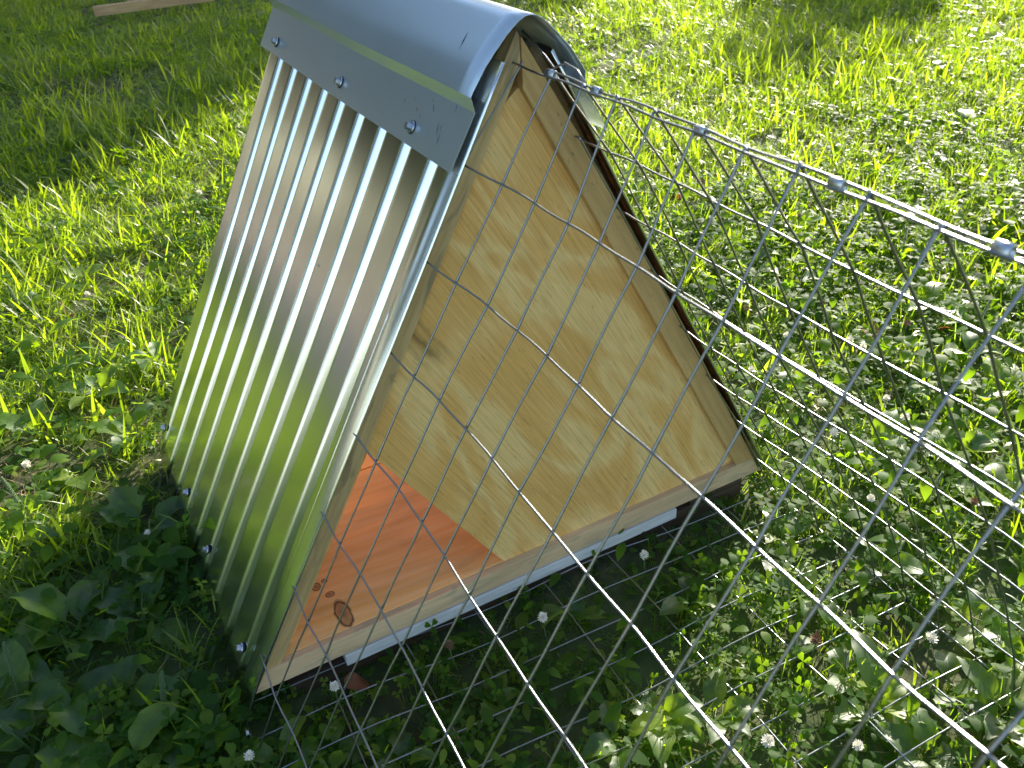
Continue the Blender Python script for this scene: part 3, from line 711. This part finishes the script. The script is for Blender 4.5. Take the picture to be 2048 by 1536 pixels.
for i, (x, y) in enumerate(PLANTS):
    lb, gp = zone(x, y)
    e = tag(empty('broadleaf_weed', (x, y, .002)), lb, 'weed', gp)
    nl = rnd.choice((3, 4, 5, 6)); n_w = {3: 'three-leaved', 4: 'four-leaved', 5: 'five-leaved', 6: 'six-leaved'}[nl]; has_spike = rnd.random() < .28
    where = {'-': ''}.get('-')
    short = ('in the shade of the metal roof' if 'deep shade' in lb else 'inside the wire run' if 'inside' in lb else 'in sunny grass' if 'behind' in lb or 'far beyond' in lb else 'beyond the wire run')
    e['label'] = '%s broad weed%s %s, %s' % (n_w, ' with flower spike' if has_spike else '', short, place(x, y)); a0 = rnd.uniform(0, 6.28); sc = rnd.uniform(.75, 1.2)*(1.0 if x < -.37 or y > .3 else .85)
    if abs(x) < .45 and y < .0: sc *= .92
    elif x > .7: sc *= 1.12
    for k in range(nl):
        o = link('leaf', rnd.choice(LEAVES), e)
        o.rotation_euler = (rnd.uniform(-.25, .25), rnd.uniform(-.3, .12), a0+k*6.28/nl+rnd.uniform(-.35, .35)); s = sc*rnd.uniform(.65, 1.1); o.scale = (s, s, s)
    if has_spike:
        o = link('flower_spike', rnd.choice(SPIKES), e); o.rotation_euler = (rnd.uniform(-.25, .25), rnd.uniform(-.25, .25), rnd.uniform(0, 6))

# ------------------------------------------------------------------ clover flowers
def head_mesh(seed, m):
    g = random.Random(seed); V = []; F = []
    for i in range(46):
        z = 1-2*(i+.5)/46*.86; a = i*2.39996; rad = math.sqrt(max(0, 1-z*z)); d = Vector((rad*math.cos(a), rad*math.sin(a), z*.9+.1)).normalized()
        L = .0075*g.uniform(.8, 1.1); side = d.cross(Vector((0, 0, 1))); 
        if side.length < .05: side = Vector((1, 0, 0))
        side.normalize(); s = .00085; tip = d*L+Vector((0, 0, .001))
        u2 = d.cross(side).normalized()
        b = len(V); V += [d*.0015-side*s*.6, d*.0015+side*s*.6, d*L*.75+side*s*1.3, tip, d*L*.75-side*s*1.3, d*L*.6+u2*s]; F += [(b, b+1, b+2, b+5), (b+2, b+3, b+4, b+5), (b, b+5, b+4)]
    return mesh_np('flower_head', V, F, m)
HEADS = [head_mesh(i, PETAL) for i in range(3)]+[head_mesh(9, PETALB)]
def stalk_mesh(seed):
    g = random.Random(seed); c = g.uniform(-.012, .012)
    v, f = tube([Vector((c*(1-t)**2-c*0, 0, t)) for t in np.linspace(0, 1, 6)], .0008, 5); return mesh_np('stalk', [(p[0], p[1], p[2]*.001*1000) for p in v], f, STALK, True)
def stalk_h(h, seed):
    g = random.Random(seed); c = g.uniform(-.014, .014)
    v, f = tube([Vector((c*(1-t)*(1-t), 0, -h*(1-t))) for t in np.linspace(0, 1, 6)], .0008, 5); return mesh_np('stalk', v, f, STALK, True)
STALKS = [(h, stalk_h(h, i)) for i, h in enumerate((.05, .065, .08, .055))]
FL = [(-0.41, -0.09), (0.13, -0.06), (-0.3, -0.04), (0.75, 0.49), (0.66, -0.09), (0.74, -0.11), (0.08, -0.35), (0.22, -0.28), (0.78, 0.19), (0.65, -0.04), (1.08, 0.91), (0.84, 0.44), (1.35, 1.14), (1.42, 1.55), (0.89, 0.16), (0.54, 0.0), (-0.16, -0.06), (-0.04, -0.08), (0.35, -0.34), (1.03, 0.92), (2.5, 2.33), (2.18, 0.84), (0.09, -0.35), (1.26, 0.35), (1.01, 0.34), (0.24, -0.04), (0.39, -0.22), (0.58, -0.22), (1.13, 0.41), (1.31, 0.98), (2.39, 1.31), (0.68, 0.02), (1.67, 1.22), (0.61, -0.16), (0.15, -0.25), (0.53, 0.37), (1.91, 1.13), (0.78, 0.16), (0.65, 0.05), (0.71, 0.39), (0.34, -0.43), (0.86, 0.07), (1.14, 0.26), (0.26, -0.19), (1.05, 0.75), (0.16, -0.4), (0.23, -0.1), (1.45, 0.53), (-0.05, -0.24), (1.2, 1.44), (2.24, 1.84), (1.38, 0.42), (1.3, 1.8), (0.7, 0.27), (0.79, -0.03), (0.56, 0.21), (0.68, 0.22), (1.41, 2.11), (2.21, 2.59), (1.01, 0.79), (0.53, -0.1), (1.21, 0.97), (0.92, 0.46), (2.35, 2.44), (0.64, 0.83), (1.12, 0.26), (0.63, 0.18), (1.01, 0.53), (0.97, 0.37), (0.48, -0.13), (0.39, -0.26), (2.56, 2.3), (1.25, 1.45), (1.07, 0.62), (1.29, 1.41), (1.92, 2.27), (2.39, 1.09), (1.17, 1.75), (0.35, -0.06), (1.07, 0.15), (0.75, -0.11), (1.28, 1.01), (2.43, 1.71), (0.34, -0.32), (-0.52, 0.52), (-0.44, 1.21), (-0.4, 1.91), (-0.48, 1.52), (-0.6, 1.04), (-0.59, 0.59), (-0.56, 1.28), (-0.13, 1.56), (-0.52, 1.08), (-0.1, 1.67), (-0.27, 1.47), (-0.48, 1.14), (-0.5, 0.79), (-0.45, .36)]
for i, (x, y) in enumerate(FL):
    if i > 19 and (i % 2 == 0 or (abs(x) < .42 and y < 0 and i % 3)): continue
    hgt, sm_ = rnd.choice(STALKS); faded = rnd.random() < .28
    hd = HEADS[3] if faded else rnd.choice(HEADS[:3])
    if abs(x) < .4 and y < 0: z_ = 'inside the wire run'
    elif x < 0: z_ = 'in the grass left of the shelter'
    elif y > .7: z_ = 'far out on the sunny lawn'
    else: z_ = 'just beyond the far side of the run'
    lb = ('faded brown' if faded else 'small white')+' clover flower '+z_+', '+place(x, y, .06)
    e = tag(empty('clover_flower', (x, y, 0)), lb, 'clover flower', ('faded' if faded else 'white')+' clover flowers '+z_)
    zz = hgt*rnd.uniform(.75, 1.0)
    o = link('flower_head', hd, e); o.location = (0, 0, zz); o.rotation_euler = (rnd.uniform(-.3, .3), rnd.uniform(-.3, .3), rnd.uniform(0, 6)); s = rnd.uniform(.75, 1.1); o.scale = (s, s, s)
    o = link('stalk', sm_, e); o.location = (0, 0, zz); o.rotation_euler = (0, 0, rnd.uniform(0, 6))

# ------------------------------------------------------------------ dead leaves
for (x, y, s, lb) in ((.642, .411, 1.3, 'curled reddish brown dead leaf beside the far roof edge'), (.845, .232, 1.2, 'rust brown dead leaf among green weeds beyond the run'), (.99, .12, .8, 'small orange brown dead leaf low in the grass right of the run'),
                      (-.30, -.035, .9, 'dull brown dead leaf in the shade below the front sill'), (1.02, 1.0, .7, 'tiny dark dead leaf out on the lawn')):
    me = LEAVES[rnd.randrange(12)].copy(); me.materials.clear(); me.materials.append(DEADM)
    o = link('dead_leaf', me); o.location = (x, y, .03); o.rotation_euler = (rnd.uniform(-.6, .6), rnd.uniform(.2, .9), rnd.uniform(0, 6)); o.scale = (.6*s, .9*s, .6*s)
    tag(o, lb, 'dead leaf')

# ------------------------------------------------------------------ trees (cast the dapple and show in the metal)
def tree(x, y, h, rad, nleaf, ls, label, zlo, seed, gaps=.5):
    g = np.random.default_rng(seed); t = tag(empty('broadleaf_tree', (x, y, 0)), label, 'tree', 'trees around the lawn')
    pts = [Vector((.15*math.sin(z*.8+seed), .12*math.cos(z*.7+seed)-.12, z)) for z in np.linspace(0, h*.8, 9)]
    V, F = tube(pts, [max(.03, .22*(1-i/9.5)) for i in range(9)], 10)
    cl = []
    for k in range(16):
        a = g.uniform(0, 6.28); rr_ = rad*math.sqrt(g.uniform(.08, 1))*.85; z = g.uniform(zlo, h); c = Vector((rr_*math.cos(a), rr_*math.sin(a), z)); cl.append((c, g.uniform(.28, .5)*rad*.75))
        z0 = max(.8, z-rr_*.9); v, f = tube([Vector((0, 0, min(z0, h*.75))), c*.5+Vector((0, 0, min(z0, h*.75)*.5+.1)), c], [.07, .045, .015], 6); o_ = len(V); V += v; F += [tuple(i+o_ for i in q) for q in f]
    link('trunk', mesh_np('trunk', V, F, BARK, True), t)
    per = nleaf//len(cl); C = []; 
    for c, r_ in cl:
        d = g.normal(size=(per, 3)); d /= np.linalg.norm(d, axis=1)[:, None]; rad_ = r_*g.random(per)**.4; C.append(np.array(c)+d*rad_[:, None]*np.array([1, 1, .75]))
    C = np.concatenate(C); k = len(C); a = g.normal(size=(k, 3)); a /= np.linalg.norm(a, axis=1)[:, None]; b = np.cross(a, g.normal(size=(k, 3))); b /= np.linalg.norm(b, axis=1)[:, None]
    s = (ls*g.uniform(.6, 1.3, k))[:, None]
    Q = np.stack([C-a*s, C+b*s*.5, C+a*s, C-b*s*.5], 1).reshape(-1, 3)
    me = arr_mesh('crown', Q, np.arange(4*k).reshape(-1, 4).tolist(), TREELEAF, np.repeat(g.random(k), 4)); link('crown', me, t)
az = Vector((.844, .536)); pn = Vector((-.536, .844))
def at(s, q): return az.x*s+pn.x*q, az.y*s+pn.y*q
x, y = at(12.5, 4.7); tree(x, y, 7.4, 2.8, 60000, .085, 'tall tree east of the lawn whose shade dapples the far left grass', 3.0, 3)
x, y = at(16.5, 3.7); tree(x, y, 8.4, 1.9, 26000, .085, 'slim tree behind the tall east tree', 4.6, 8)
x, y = at(10.0, 1.1); tree(x, y, 2.7, 1.35, 9000, .05, 'low rounded bush east of the lawn', .3, 9)
x, y = at(14.5, 9.2); tree(x, y, 8.5, 3.0, 20000, .10, 'second tall tree east of the lawn, farther back', 3.2, 4)
x, y = at(19, 14.5); tree(x, y, 9, 3.4, 12000, .13, 'big tree at the north east end of the lawn', 3.0, 5)
for i, (x, y, h, r_, lb) in enumerate(((-4.5, 12.5, 7.5, 3.0, 'dense tree beyond the added gravel patch'), (-9.0, 13.5, 8.0, 3.4, 'dense tree north west of the lawn'), (-10.5, 7.0, 6.5, 3.0, 'bushy tree west of the lawn'), (-.5, 15.5, 8.5, 3.2, 'dense tree due north of the shelter'), (-9.0, 1.0, 6.0, 2.6, 'bushy tree at the south west'), (-6.5, 11.5, 6.5, 2.6, 'leafy tree just past the added gravel patch'), (-2.2, 13.8, 7.0, 2.6, 'leafy tree north of the lawn beside the dense tree'), (-7.6, 9.6, 6.0, 2.4, 'leafy tree at the far end of the added gravel patch'))):
    tree(x, y, h, r_, 17000, .17, lb, 1.5, 20+i)
